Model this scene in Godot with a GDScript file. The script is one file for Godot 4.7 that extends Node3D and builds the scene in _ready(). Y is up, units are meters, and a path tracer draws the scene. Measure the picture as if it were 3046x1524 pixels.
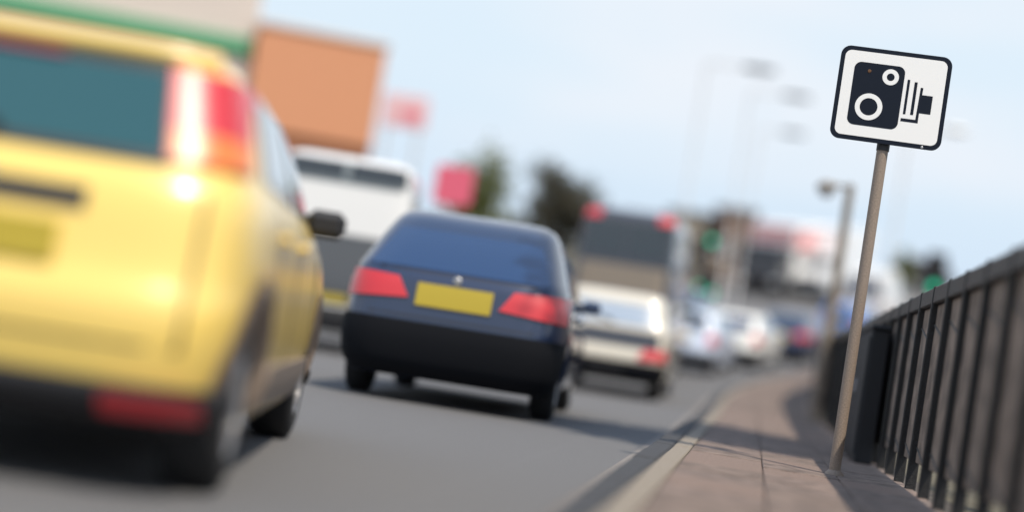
extends Node3D
# A busy road climbing a hill, seen from low down on the pavement beside a dark panel fence.
# The road runs towards -Z; "d" below is the distance along it (z = -d).

var taken := {}
var rng := RandomNumberGenerator.new()
var M := {}

# ------------------------------------------------------------------ naming
func numbered(called: String) -> String:
	if not taken.has(called):
		taken[called] = 0
		return called
	taken[called] += 1
	return "%s_%03d" % [called, taken[called]]

func tag(o: Node, label: String, category: String, group := "") -> void:
	o.set_meta("label", label)
	o.set_meta("category", category)
	if group != "":
		o.set_meta("group", group)

func thing(called: String, label: String, category: String, at := Vector3.ZERO, turn := 0.0, group := "", pitch := 0.0) -> Node3D:
	var o := Node3D.new()
	o.name = numbered(called)
	add_child(o)
	o.position = at
	o.rotation = Vector3(pitch, turn, 0)
	tag(o, label, category, group)
	return o

func obj(called: String, mesh: Mesh, m: Material, parent: Node, at := Vector3.ZERO) -> MeshInstance3D:
	var o := MeshInstance3D.new()
	o.mesh = mesh
	o.material_override = m
	o.position = at
	if parent == self:
		o.name = numbered(called)
	else:
		o.name = called
		var k := 0
		while parent.has_node(NodePath(str(o.name))):
			k += 1
			o.name = "%s_%03d" % [called, k]
	parent.add_child(o, true)
	return o

func struct(called: String, mesh: Mesh, m: Material, parent: Node = self) -> MeshInstance3D:
	var o := obj(called, mesh, m, parent)
	o.set_meta("kind", "structure")
	return o

# ------------------------------------------------------------------ materials
func lin(r: float, g: float, b: float) -> Color:
	return Color(r, g, b).linear_to_srgb()

func noise_tex(freq: float, lo: Color, hi: Color, octaves := 4, sd := 1, size := 512, normal := false, bump := 2.0) -> NoiseTexture2D:
	var n := FastNoiseLite.new()
	n.seed = sd
	n.frequency = freq
	n.fractal_octaves = octaves
	var t := NoiseTexture2D.new()
	t.width = size
	t.height = size
	t.seamless = true
	t.noise = n
	if normal:
		t.as_normal_map = true
		t.bump_strength = bump
	else:
		var g := Gradient.new()
		g.set_color(0, lo)
		g.set_color(1, hi)
		t.color_ramp = g
	return t

func mat(c: Color, rough := 0.7, metal := 0.0) -> StandardMaterial3D:
	var m := StandardMaterial3D.new()
	m.albedo_color = c
	m.roughness = rough
	m.metallic = metal
	return m

# a matt surface with grain: world triplanar colour noise and a fine normal map
func grainy(c: Color, rough: float, scale: float, spread := 0.18, sd := 1, metal := 0.0, nstrength := 0.5) -> StandardMaterial3D:
	var m := mat(c, rough, metal)
	m.albedo_texture = grain_color[sd % grain_color.size()] if spread < 0.25 else patch_color[sd % patch_color.size()]
	m.normal_enabled = true
	m.normal_texture = grain_normal
	m.normal_scale = nstrength
	m.uv1_triplanar = true
	m.uv1_world_triplanar = true
	m.uv1_scale = Vector3.ONE * scale
	return m

func paint(c: Color, rough := 0.4, metal := 0.0) -> StandardMaterial3D:
	var m := mat(c, rough, metal)
	m.clearcoat_enabled = true
	m.clearcoat = 1.0
	m.clearcoat_roughness = 0.06
	return m

var grain_color := []
var patch_color := []
var grain_normal: NoiseTexture2D

func make_materials() -> void:
	for k in 3:
		grain_color.append(noise_tex(0.09, Color(0.78, 0.78, 0.78), Color(1, 1, 1), 5, 10 + k))
		patch_color.append(noise_tex(0.012, Color(0.6, 0.6, 0.6), Color(1, 1, 1), 6, 20 + k))
	grain_normal = noise_tex(0.12, Color.BLACK, Color.WHITE, 4, 31, 512, true, 4.0)
	M.asphalt = grainy(lin(0.165, 0.165, 0.172), 0.9, 1.3, 0.1, 0, 0.0, 0.8)
	M.earth = grainy(lin(0.2, 0.18, 0.13), 1.0, 0.3, 0.3, 1)
	M.gutter = grainy(lin(0.27, 0.245, 0.23), 0.9, 0.9, 0.1, 1)
	M.kerb_shade = grainy(lin(0.05, 0.052, 0.06), 0.8, 1.1, 0.1, 2)  # dark tone carries the shadow line that runs along the kerb
	M.kerb = grainy(lin(0.25, 0.23, 0.21), 0.85, 1.1, 0.1, 2)
	M.edging = grainy(lin(0.3, 0.26, 0.215), 0.9, 1.0, 0.1, 0)
	M.bedding = grainy(lin(0.11, 0.095, 0.085), 0.95, 0.8, 0.3, 1)
	M.slabs = [grainy(lin(0.265, 0.2, 0.17), 0.9, 0.9, 0.3, 0), grainy(lin(0.28, 0.21, 0.182), 0.9, 0.8, 0.3, 1), grainy(lin(0.25, 0.19, 0.165), 0.9, 1.0, 0.3, 2), grainy(lin(0.245, 0.178, 0.15), 0.9, 0.85, 0.1, 2)]
	M.white_line = grainy(lin(0.6, 0.6, 0.58), 0.8, 0.6, 0.3, 2)
	M.post_steel = grainy(lin(0.022, 0.022, 0.024), 0.5, 1.3, 0.1, 0, 0.2)
	M.fence_sheets = [grainy(lin(0.35, 0.27, 0.22), 0.75, 0.7, 0.3, 0), grainy(lin(0.38, 0.295, 0.24), 0.75, 0.8, 0.3, 1), grainy(lin(0.32, 0.25, 0.205), 0.75, 0.9, 0.3, 2)]
	M.tan_steel = grainy(lin(0.33, 0.265, 0.22), 0.6, 1.6, 0.1, 1, 0.1, 0.2)
	M.lamp_post = grainy(lin(0.3, 0.25, 0.2), 0.7, 1.4, 0.3, 2, 0.1)
	M.galv = grainy(lin(0.8, 0.8, 0.8), 0.5, 1.0, 0.1, 1, 0.2)
	M.lamp_dark = mat(lin(0.012, 0.014, 0.02), 0.7)
	M.lamp_white = mat(lin(0.85, 0.85, 0.84), 0.4)
	M.sign_black = mat(lin(0.01, 0.015, 0.027), 0.75)
	M.sign_black.metallic_specular = 0.25
	M.sign_white = mat(lin(0.83, 0.84, 0.86), 0.5)
	M.sign_back = mat(lin(0.12, 0.12, 0.125), 0.5, 0.5)
	M.rust = mat(lin(0.12, 0.06, 0.03), 0.9)
	M.tyre = grainy(lin(0.016, 0.016, 0.018), 0.85, 3.0, 0.1, 0)
	M.rim = mat(lin(0.45, 0.45, 0.47), 0.3, 0.8)
	M.soft_black = mat(lin(0.006, 0.007, 0.01), 0.8)
	M.soft_black.metallic_specular = 0.25
	M.cabinet = mat(lin(0.012, 0.013, 0.017), 0.7)
	M.grey_paint = paint(lin(0.07, 0.075, 0.085), 0.4)
	M.dark_paint = paint(lin(0.03, 0.034, 0.05), 0.4)
	M.black = mat(lin(0.014, 0.014, 0.017), 0.55)
	M.rubber = mat(lin(0.02, 0.02, 0.024), 0.5)
	M.glass = paint(lin(0.016, 0.024, 0.034), 0.15)
	M.glass_green_reflection = mat(lin(0.1, 0.22, 0.2), 0.06, 0.85)  # teal tint stands for greenery mirrored in the rear window
	M.glass_blue = paint(lin(0.009, 0.032, 0.1), 0.15)
	M.glass_sky = mat(lin(0.85, 0.82, 0.76), 0.2, 1.0)
	M.red = paint(lin(0.55, 0.006, 0.018), 0.4)
	M.red.clearcoat_roughness = 0.35
	M.deep_red = paint(lin(0.22, 0.01, 0.02), 0.3)
	M.amber = paint(lin(0.7, 0.17, 0.015), 0.4)
	M.amber.clearcoat_roughness = 0.35
	M.clear = paint(lin(0.75, 0.77, 0.8), 0.2)
	M.plate = mat(lin(0.38, 0.29, 0.02), 0.6)
	M.plate_white = mat(lin(0.75, 0.75, 0.72), 0.5)
	M.bark = grainy(lin(0.09, 0.065, 0.045), 0.95, 1.5, 0.3, 1)
	M.leaf_olive = mat(lin(0.115, 0.13, 0.03), 0.7)
	M.leaf_dark = mat(lin(0.062, 0.055, 0.036), 0.7)
	M.leaf_brown = mat(lin(0.095, 0.085, 0.035), 0.7)
	M.leaf_green = mat(lin(0.06, 0.1, 0.03), 0.7)
	for k in ["leaf_olive", "leaf_dark", "leaf_green"]:
		M[k].backlight_enabled = true
		M[k].backlight = Color(0.12, 0.14, 0.04)

# ------------------------------------------------------------------ mesh helpers
func mb(smooth := false) -> SurfaceTool:
	var st := SurfaceTool.new()
	st.begin(Mesh.PRIMITIVE_TRIANGLES)
	st.set_smooth_group(0 if smooth else -1)
	return st

func done(st: SurfaceTool) -> ArrayMesh:
	st.generate_normals()
	return st.commit()

func tri(st: SurfaceTool, a: Vector3, b: Vector3, c: Vector3) -> void:
	st.add_vertex(a)
	st.add_vertex(b)
	st.add_vertex(c)

# a face that looks away from the point "inside"
func face(st: SurfaceTool, p: Array, inside: Vector3) -> void:
	var mid := Vector3.ZERO
	for q in p:
		mid += q
	mid /= p.size()
	var n: Vector3 = (p[2] - p[0]).cross(p[1] - p[0])
	var flip := n.dot(mid - inside) < 0.0
	for k in range(1, p.size() - 1):
		if flip:
			tri(st, p[0], p[k + 1], p[k])
		else:
			tri(st, p[0], p[k], p[k + 1])

func box(st: SurfaceTool, at: Vector3, size: Vector3, c := 0.0, basis := Basis()) -> void:
	var h := size / 2.0
	c = minf(c, minf(h.x, minf(h.y, h.z)) * 0.9)
	var ax := [Vector3.RIGHT, Vector3.UP, Vector3.BACK]
	for i in 3:
		var j := (i + 1) % 3
		var k := (i + 2) % 3
		for s in [-1.0, 1.0]:
			var q := []
			for w in [[-1, -1], [1, -1], [1, 1], [-1, 1]]:
				var v: Vector3 = ax[i] * (h[i] * s) + ax[j] * ((h[j] - c) * w[0]) + ax[k] * ((h[k] - c) * w[1])
				q.append(at + basis * v)
			face(st, q, at)
	if c <= 0.0:
		return
	for i in 3:
		var j := (i + 1) % 3
		var k := (i + 2) % 3
		for sj in [-1.0, 1.0]:
			for sk in [-1.0, 1.0]:
				var q := []
				for w in [[-1, 0], [1, 0], [1, 1], [-1, 1]]:
					var v: Vector3 = ax[i] * ((h[i] - c) * w[0])
					if w[1] == 0:
						v += ax[j] * (h[j] * sj) + ax[k] * ((h[k] - c) * sk)
					else:
						v += ax[j] * ((h[j] - c) * sj) + ax[k] * (h[k] * sk)
					q.append(at + basis * v)
				face(st, q, at)
	for sx in [-1.0, 1.0]:
		for sy in [-1.0, 1.0]:
			for sz in [-1.0, 1.0]:
				face(st, [at + basis * Vector3(h.x * sx, (h.y - c) * sy, (h.z - c) * sz), at + basis * Vector3((h.x - c) * sx, h.y * sy, (h.z - c) * sz), at + basis * Vector3((h.x - c) * sx, (h.y - c) * sy, h.z * sz)], at)

func box_mesh(size: Vector3, c := 0.0, at := Vector3.ZERO, basis := Basis()) -> ArrayMesh:
	var st := mb()
	box(st, at, size, c, basis)
	return done(st)

func tube(st: SurfaceTool, pts: Array, radii: Array, sides := 12, caps := true) -> void:
	var rings := []
	for k in pts.size():
		var t: Vector3
		if k == 0:
			t = pts[1] - pts[0]
		elif k == pts.size() - 1:
			t = pts[k] - pts[k - 1]
		else:
			t = pts[k + 1] - pts[k - 1]
		t = t.normalized()
		var a := t.cross(Vector3.BACK if absf(t.z) < 0.9 else Vector3.UP).normalized()
		var b := t.cross(a)
		var ring := []
		for s in sides:
			var w := TAU * s / sides
			ring.append(pts[k] + (a * cos(w) + b * sin(w)) * radii[k])
		rings.append(ring)
	for k in pts.size() - 1:
		var mid: Vector3 = (pts[k] + pts[k + 1]) / 2.0
		for s in sides:
			var e := (s + 1) % sides
			face(st, [rings[k][s], rings[k][e], rings[k + 1][e], rings[k + 1][s]], mid)
	if caps:
		st.set_smooth_group(7)
		face(st, rings[0], pts[1])
		face(st, rings[-1], pts[-2])
		st.set_smooth_group(0)

func tube_mesh(pts: Array, radii: Array, sides := 12) -> ArrayMesh:
	var st := mb(true)
	tube(st, pts, radii, sides)
	return done(st)

# lathe about the X axis: profile of (x, radius)
func lathe_x(st: SurfaceTool, prof: Array, at: Vector3, sides := 28) -> void:
	for k in prof.size() - 1:
		for s in sides:
			var a := TAU * s / sides
			var b := TAU * (s + 1) / sides
			var q := []
			for w in [[k, a], [k, b], [k + 1, b], [k + 1, a]]:
				var p: Vector2 = prof[w[0]]
				q.append(at + Vector3(p.x, p.y * cos(w[1]), p.y * sin(w[1])))
			if prof[k].y < 0.0005:
				q.remove_at(1)
			elif prof[k + 1].y < 0.0005:
				q.remove_at(3)
			var m: Vector2 = (prof[k] + prof[k + 1]) / 2.0
			var along: Vector2 = prof[k + 1] - prof[k]
			var n2 := Vector2(along.y, -along.x)
			if n2.y > 0.0 or (absf(n2.y) < 1e-6):
				pass
			n2 = -n2 if lathe_flip else n2
			var w := (a + b) / 2.0
			var mid := at + Vector3(m.x, m.y * cos(w), m.y * sin(w))
			face(st, q, mid - Vector3(n2.x, n2.y * cos(w), n2.y * sin(w)).normalized())
var lathe_flip := true

func lathe_y(st: SurfaceTool, prof: Array, at: Vector3, sides := 24) -> void:
	for k in prof.size() - 1:
		for s in sides:
			var a := TAU * s / sides
			var b := TAU * (s + 1) / sides
			var q := []
			for w in [[k, a], [k, b], [k + 1, b], [k + 1, a]]:
				var p: Vector2 = prof[w[0]]   # (radius, y)
				q.append(at + Vector3(p.x * cos(w[1]), p.y, p.x * sin(w[1])))
			if prof[k].x < 0.0005:
				q.remove_at(1)
			elif prof[k + 1].x < 0.0005:
				q.remove_at(3)
			face(st, q, at + Vector3(0, (prof[k].y + prof[k + 1].y) / 2.0, 0))

# extruded outline in the XY plane from z0 to z1
func prism(st: SurfaceTool, poly: PackedVector2Array, z0: float, z1: float) -> void:
	var idx := Geometry2D.triangulate_polygon(poly)
	for k in range(0, idx.size(), 3):
		var a := poly[idx[k]]
		var b := poly[idx[k + 1]]
		var c := poly[idx[k + 2]]
		var mid := (a + b + c) / 3.0
		face(st, [Vector3(a.x, a.y, z1), Vector3(b.x, b.y, z1), Vector3(c.x, c.y, z1)], Vector3(mid.x, mid.y, z0 - 1.0))
		face(st, [Vector3(a.x, a.y, z0), Vector3(b.x, b.y, z0), Vector3(c.x, c.y, z0)], Vector3(mid.x, mid.y, z1 + 1.0))
	var ccw := not Geometry2D.is_polygon_clockwise(poly)
	for k in poly.size():
		var a := poly[k]
		var b := poly[(k + 1) % poly.size()]
		var n := Vector2(b.y - a.y, a.x - b.x) * (1.0 if ccw else -1.0)
		var mid := (a + b) / 2.0 - n.normalized()
		face(st, [Vector3(a.x, a.y, z0), Vector3(b.x, b.y, z0), Vector3(b.x, b.y, z1), Vector3(a.x, a.y, z1)], Vector3(mid.x, mid.y, (z0 + z1) / 2.0))

func prism_mesh(poly: PackedVector2Array, z0: float, z1: float) -> ArrayMesh:
	var st := mb()
	prism(st, poly, z0, z1)
	return done(st)

func round_rect(x0: float, y0: float, x1: float, y1: float, r: float, seg := 8) -> PackedVector2Array:
	var p := PackedVector2Array()
	for c in [[x1 - r, y1 - r, 0.0], [x0 + r, y1 - r, 0.25], [x0 + r, y0 + r, 0.5], [x1 - r, y0 + r, 0.75]]:
		for k in seg + 1:
			var a: float = (c[2] + 0.25 * k / seg) * TAU
			p.append(Vector2(c[0] + r * cos(a), c[1] + r * sin(a)))
	return p

func ring_mesh(at: Vector2, r0: float, r1: float, z0: float, z1: float, seg := 48) -> ArrayMesh:
	var st := mb()
	for k in seg:
		var a := TAU * k / seg
		var b := TAU * (k + 1) / seg
		var p := [Vector2(cos(a), sin(a)), Vector2(cos(b), sin(b))]
		var q := []
		for w in [[0, r0], [1, r0], [1, r1], [0, r1]]:
			var v: Vector2 = at + p[w[0]] * w[1]
			q.append(v)
		var mid: Vector2 = (q[0] + q[2]) / 2.0
		face(st, [Vector3(q[0].x, q[0].y, z1), Vector3(q[1].x, q[1].y, z1), Vector3(q[2].x, q[2].y, z1), Vector3(q[3].x, q[3].y, z1)], Vector3(mid.x, mid.y, z0))
		face(st, [Vector3(q[2].x, q[2].y, z1), Vector3(q[3].x, q[3].y, z1), Vector3(q[3].x, q[3].y, z0), Vector3(q[2].x, q[2].y, z0)], Vector3(at.x, at.y, z0))
		if r0 > 0.0:
			face(st, [Vector3(q[0].x, q[0].y, z1), Vector3(q[1].x, q[1].y, z1), Vector3(q[1].x, q[1].y, z0), Vector3(q[0].x, q[0].y, z0)], Vector3(at.x + (mid.x - at.x) * 5.0, at.y + (mid.y - at.y) * 5.0, z0))
	return done(st)

# ------------------------------------------------------------------ the lie of the land
func gy(d: float) -> float:      # the road climbs
	if d < 15.0:
		return 0.0
	if d < 95.0:
		return 0.00095 * (d - 15.0) * (d - 15.0)
	var e := minf(d, 115.0) - 95.0
	return 6.08 + 0.152 * e - 0.152 * e * e / 40.0

func slope(d: float) -> float:
	return (gy(d + 0.5) - gy(d - 0.5))

func kx(d: float) -> float:      # foot of the right kerb: the road bends to the right
	if d < 25.0:
		return -0.55
	if d < 60.0:
		return -0.55 + 0.0045 * (d - 25.0) * (d - 25.0)
	return 4.9625 + 0.315 * (d - 60.0)

func bend(d: float) -> float:
	return atan(kx(d + 0.5) - kx(d - 0.5))

func stations(d0: float, d1: float) -> Array:
	var a := []
	var d := d0
	while d < d1 - 0.01:
		a.append(d)
		d += 0.5 if d < 16.0 else (1.0 if d < 120.0 else 20.0)
	a.append(d1)
	return a

# a strip that follows the road between two offsets from the kerb foot
func strip(d0: float, d1: float, o0: float, o1: float, lift: float, across := 1) -> ArrayMesh:
	var st := mb(true)
	var s := stations(d0, d1)
	for k in s.size() - 1:
		for j in across:
			var a := lerpf(o0, o1, float(j) / across)
			var b := lerpf(o0, o1, float(j + 1) / across)
			var p := []
			for w in [[s[k], a], [s[k], b], [s[k + 1], b], [s[k + 1], a]]:
				p.append(Vector3(kx(w[0]) + w[1], gy(w[0]) + lift, -w[0]))
			face(st, p, p[0] - Vector3(0, 5, 0))
	return done(st)

# ------------------------------------------------------------------ vehicles
# A body is a stack of plan outlines: [y, rear z, front z, half width], each a superellipse of power n.
const HATCH := [
	[0.20, 1.76, -1.74, 0.75], [0.27, 1.85, -1.85, 0.795], [0.36, 1.885, -1.895, 0.815], [0.48, 1.90, -1.905, 0.828], [0.56, 1.90, -1.90, 0.83], [0.60, 1.888, -1.89, 0.829],
	[0.66, 1.86, -1.87, 0.828], [0.74, 1.842, -1.82, 0.825], [0.82, 1.828, -1.70, 0.82], [0.88, 1.815, -1.46, 0.814], [0.93, 1.80, -1.2, 0.804], [0.965, 1.782, -0.98, 0.79],
	[1.00, 1.755, -0.92, 0.772], [1.08, 1.715, -0.81, 0.746], [1.16, 1.672, -0.67, 0.72], [1.24, 1.63, -0.53, 0.693], [1.30, 1.60, -0.42, 0.672], [1.345, 1.575, -0.32, 0.652],
	[1.375, 1.53, -0.22, 0.62], [1.395, 1.44, -0.12, 0.565], [1.408, 1.26, 0.0, 0.45], [1.414, 1.0, 0.2, 0.28]]
const SALOON := [
	[0.18, 1.98, -1.96, 0.78], [0.25, 2.07, -2.06, 0.83], [0.36, 2.10, -2.10, 0.86], [0.5, 2.11, -2.11, 0.875], [0.6, 2.105, -2.10, 0.88], [0.68, 2.09, -2.07, 0.878],
	[0.76, 2.075, -1.98, 0.874], [0.84, 2.055, -1.78, 0.866], [0.91, 2.03, -1.45, 0.852], [0.97, 1.985, -1.12, 0.832], [1.01, 1.93, -1.0, 0.812], [1.1, 1.80, -0.84, 0.776],
	[1.2, 1.65, -0.64, 0.735], [1.3, 1.49, -0.42, 0.69], [1.37, 1.37, -0.25, 0.655], [1.42, 1.25, -0.1, 0.615], [1.455, 1.08, 0.05, 0.54], [1.475, 0.85, 0.2, 0.42], [1.482, 0.65, 0.35, 0.25]]
const VAN := [
	[0.24, 2.30, -2.28, 0.86], [0.32, 2.40, -2.40, 0.93], [0.5, 2.42, -2.45, 0.96], [0.8, 2.42, -2.42, 0.97], [0.95, 2.42, -2.34, 0.97], [1.1, 2.415, -2.05, 0.968],
	[1.2, 2.41, -1.75, 0.965], [1.4, 2.40, -1.55, 0.955], [1.7, 2.385, -1.28, 0.935], [1.95, 2.37, -1.02, 0.918], [2.15, 2.355, -0.8, 0.905], [2.4, 2.335, -0.55, 0.885],
	[2.52, 2.30, -0.42, 0.86], [2.585, 2.22, -0.28, 0.79], [2.62, 2.05, -0.05, 0.65], [2.635, 1.7, 0.3, 0.4]]

class Shell:
	var lv := []
	var n := 9.0
	func _init(source: Array, s: Vector3, power: float) -> void:
		n = power
		for l in source:
			lv.append([l[0] * s.y, l[1] * s.z, l[2] * s.z, l[3] * s.x])
	func at(y: float) -> Vector3:   # rear z, front z, half width
		if y <= lv[0][0]:
			return Vector3(lv[0][1], lv[0][2], lv[0][3])
		for k in lv.size() - 1:
			if y <= lv[k + 1][0]:
				var t: float = (y - lv[k][0]) / (lv[k + 1][0] - lv[k][0])
				return Vector3(lerpf(lv[k][1], lv[k + 1][1], t), lerpf(lv[k][2], lv[k + 1][2], t), lerpf(lv[k][3], lv[k + 1][3], t))
		return Vector3(lv[-1][1], lv[-1][2], lv[-1][3])
	func put(a: float, b: float, y: float, off := 0.0) -> Vector3:
		var s := at(y)
		var hz := (s.x - s.y) / 2.0
		var nrm := Vector3(signf(a) * pow(absf(a), n - 1.0) / s.z, 0, signf(b) * pow(absf(b), n - 1.0) / hz)
		if nrm.length() > 0.0:
			nrm = nrm.normalized()
		return Vector3(s.z * a, y, (s.x + s.y) / 2.0 + hz * b) + nrm * off
	func other(a: float) -> float:
		return pow(maxf(0.0, 1.0 - pow(minf(1.0, absf(a)), n)), 1.0 / n)
	func end(x: float, y: float, side: float, off: float) -> Vector3:      # on the rear (side 1) or front (-1)
		var a := clampf(x / at(y).z, -0.9995, 0.9995)
		return put(a, side * other(a), y, off)
	func flank(z: float, y: float, side: float, off: float) -> Vector3:    # on the right (1) or left (-1)
		var s := at(y)
		var b := clampf((z - (s.x + s.y) / 2.0) / ((s.x - s.y) / 2.0), -0.9995, 0.9995)
		return put(side * other(b), b, y, off)
	func outline() -> Array:        # (a, b) once round
		var p := []
		var q := []
		for k in 9:
			q.append([k / 8.0 * 0.86, other(k / 8.0 * 0.86)])
		for k in 4:
			var b: float = lerpf(other(0.86), 0.93, (k + 1) / 5.0) if k < 4 else 0.0
			if b < other(0.86) and b > 0.93:
				q.append([other(b), b])
		for k in 34:
			var b := 0.93 * (1.0 - k / 34.0)
			q.append([other(b), b])
		for w in q:
			p.append(w)
		p.append([1.0, 0.0])
		var r := p.duplicate()
		r.reverse()
		for k in range(1, r.size()):
			p.append([r[k][0], -r[k][1]])
		var half := p.duplicate()
		half.reverse()
		for k in range(1, half.size() - 1):
			p.append([-half[k][0], half[k][1]])
		return p

func shell_mesh(sh: Shell, wheels: Array, wr: float) -> ArrayMesh:
	var st := mb(true)
	var ys := []
	var lo: float = sh.lv[0][0]
	for k in sh.lv.size() - 1:
		var a: float = sh.lv[k][0]
		var b: float = sh.lv[k + 1][0]
		var m := maxi(1, int(ceil((b - a) / 0.05)))
		for j in m:
			ys.append(lerpf(a, b, float(j) / m))
	ys.append(sh.lv[-1][0])
	var o := sh.outline()
	for k in ys.size() - 1:
		for i in o.size():
			var e := (i + 1) % o.size()
			var q := [sh.put(o[i][0], o[i][1], ys[k]), sh.put(o[e][0], o[e][1], ys[k]), sh.put(o[e][0], o[e][1], ys[k + 1]), sh.put(o[i][0], o[i][1], ys[k + 1])]
			var mid: Vector3 = (q[0] + q[2]) / 2.0
			var cut := false
			if absf(o[i][0]) > 0.8:
				for w in wheels:
					cut = cut or Vector2(mid.z - w, mid.y - wr).length() < wr * 1.19
			if not cut:
				var s := sh.at(ys[k])
				face(st, q, Vector3(0, ys[k] - 0.5, (s.x + s.y) / 2.0))
	var top := []
	for w in o:
		top.append(sh.put(w[0], w[1], ys[-1]))
	var s2 := sh.at(ys[-1])
	var c := Vector3(0, ys[-1] + 0.004, (s2.x + s2.y) / 2.0)
	for i in top.size():
		face(st, [c, top[i], top[(i + 1) % top.size()]], c - Vector3(0, 1, 0))
	return done(st)

# a panel that lies on the shell: corners (across, y) bl br tr tl; where: "rear" "front" "right" "left"
func panel(sh: Shell, where: String, c: Array, off := 0.006, nu := 10, nv := 5, deep := 0.02) -> ArrayMesh:
	var st := mb(true)
	var f := func(u: float, v: float, o: float) -> Vector3:
		var b: Vector2 = c[0].lerp(c[1], u)
		var t: Vector2 = c[3].lerp(c[2], u)
		var p := b.lerp(t, v)
		match where:
			"rear":
				return sh.end(p.x, p.y, 1.0, o)
			"front":
				return sh.end(p.x, p.y, -1.0, o)
			"right":
				return sh.flank(p.x, p.y, 1.0, o)
		return sh.flank(p.x, p.y, -1.0, o)
	for i in nu:
		for j in nv:
			var q := []
			for w in [[i, j], [i + 1, j], [i + 1, j + 1], [i, j + 1]]:
				q.append(f.call(float(w[0]) / nu, float(w[1]) / nv, off))
			face(st, q, f.call((i + 0.5) / nu, (j + 0.5) / nv, off - 0.3))
	st.set_smooth_group(3)
	var rim := []
	for i in nu:
		rim.append(Vector2(float(i) / nu, 0))
	for j in nv:
		rim.append(Vector2(1, float(j) / nv))
	for i in nu:
		rim.append(Vector2(1.0 - float(i) / nu, 1))
	for j in nv:
		rim.append(Vector2(0, 1.0 - float(j) / nv))
	var centre: Vector3 = f.call(0.5, 0.5, off - deep / 2.0)
	for k in rim.size():
		var a: Vector2 = rim[k]
		var b: Vector2 = rim[(k + 1) % rim.size()]
		face(st, [f.call(a.x, a.y, off), f.call(b.x, b.y, off), f.call(b.x, b.y, off - deep), f.call(a.x, a.y, off - deep)], centre)
	return done(st)

func rect(x0: float, y0: float, x1: float, y1: float) -> Array:
	return [Vector2(x0, y0), Vector2(x1, y0), Vector2(x1, y1), Vector2(x0, y1)]

# a bumper band round one end
func band(sh: Shell, side: float, y0: float, y1: float, off: float, reach := 0.8) -> ArrayMesh:
	var st := mb(true)
	var list := []
	var o := sh.outline()
	for w in o:
		if w[1] * side > reach:
			list.append(w)
	list.sort_custom(func(p, q): return atan2(p[0], p[1] * side) < atan2(q[0], q[1] * side))
	var ny := 6
	for k in list.size() - 1:
		for j in ny:
			var q := []
			for w in [[k, j], [k + 1, j], [k + 1, j + 1], [k, j + 1]]:
				var v := float(w[1]) / ny
				var bulge := off * minf(1.0, 3.5 * minf(v + 0.08, 1.08 - v))
				q.append(sh.put(list[w[0]][0], list[w[0]][1], lerpf(y0, y1, v), bulge))
			face(st, q, Vector3(0, (y0 + y1) / 2.0, 0))
	return done(st)

func arch_mesh(sh: Shell, z: float, wr: float, side: float) -> ArrayMesh:
	var st := mb(true)
	var seg := 22
	for k in seg:
		var q := []
		for w in [[k, 1.1, 0.012], [k + 1, 1.1, 0.012], [k + 1, 1.34, 0.008], [k, 1.34, 0.008]]:
			var a: float = lerpf(-0.2, PI + 0.2, w[0] / float(seg))
			q.append(sh.flank(z + cos(a) * wr * w[1], maxf(sh.lv[0][0], wr + sin(a) * wr * w[1]), side, w[2]))
		face(st, q, Vector3(0, wr, z))
		var p := [q[0], q[1], q[1] - Vector3(side * 0.12, 0, 0), q[0] - Vector3(side * 0.12, 0, 0)]
		face(st, p, (q[0] + q[1]) / 2.0 + ((q[0] + q[1]) / 2.0 - Vector3(q[0].x, wr, z)))
	return done(st)

func wheel(parent: Node3D, x: float, z: float, r: float, side: float) -> void:
	var w := 0.10
	var st := mb(true)
	lathe_x(st, [Vector2(-w, 0.0), Vector2(-w, r * 0.6), Vector2(w * 0.5, r * 0.6), Vector2(w * 0.5, 0.0)], Vector3.ZERO, 20)
	var hub := obj("wheel", done(st), M.black, parent, Vector3(x, r, z))
	hub.rotation.y = 0.0 if side > 0 else PI
	st = mb(true)
	lathe_x(st, [Vector2(-w, r * 0.63), Vector2(-w * 1.02, r * 0.8), Vector2(-w * 0.9, r * 0.94), Vector2(-w * 0.7, r), Vector2(w * 0.7, r), Vector2(w * 0.9, r * 0.94), Vector2(w * 1.02, r * 0.8), Vector2(w, r * 0.63), Vector2(w * 0.55, r * 0.6)], Vector3.ZERO, 32)
	obj("tyre", done(st), M.tyre, hub)
	st = mb()
	for k in 7:
		var a := TAU * k / 7.0
		box(st, Vector3(w * 0.72, cos(a) * r * 0.34, sin(a) * r * 0.34), Vector3(0.03, r * 0.56, 0.055), 0.008, Basis(Vector3.RIGHT, a))
	box(st, Vector3(w * 0.74, 0, 0), Vector3(0.04, 0.12, 0.12), 0.02)
	for k in 28:
		var a := TAU * (k + 0.5) / 28.0
		box(st, Vector3(w * 0.72, cos(a) * r * 0.61, sin(a) * r * 0.61), Vector3(0.05, 0.022, r * 0.14), 0.004, Basis(Vector3.RIGHT, a))
	obj("rim", done(st), M.rim, hub)

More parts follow.
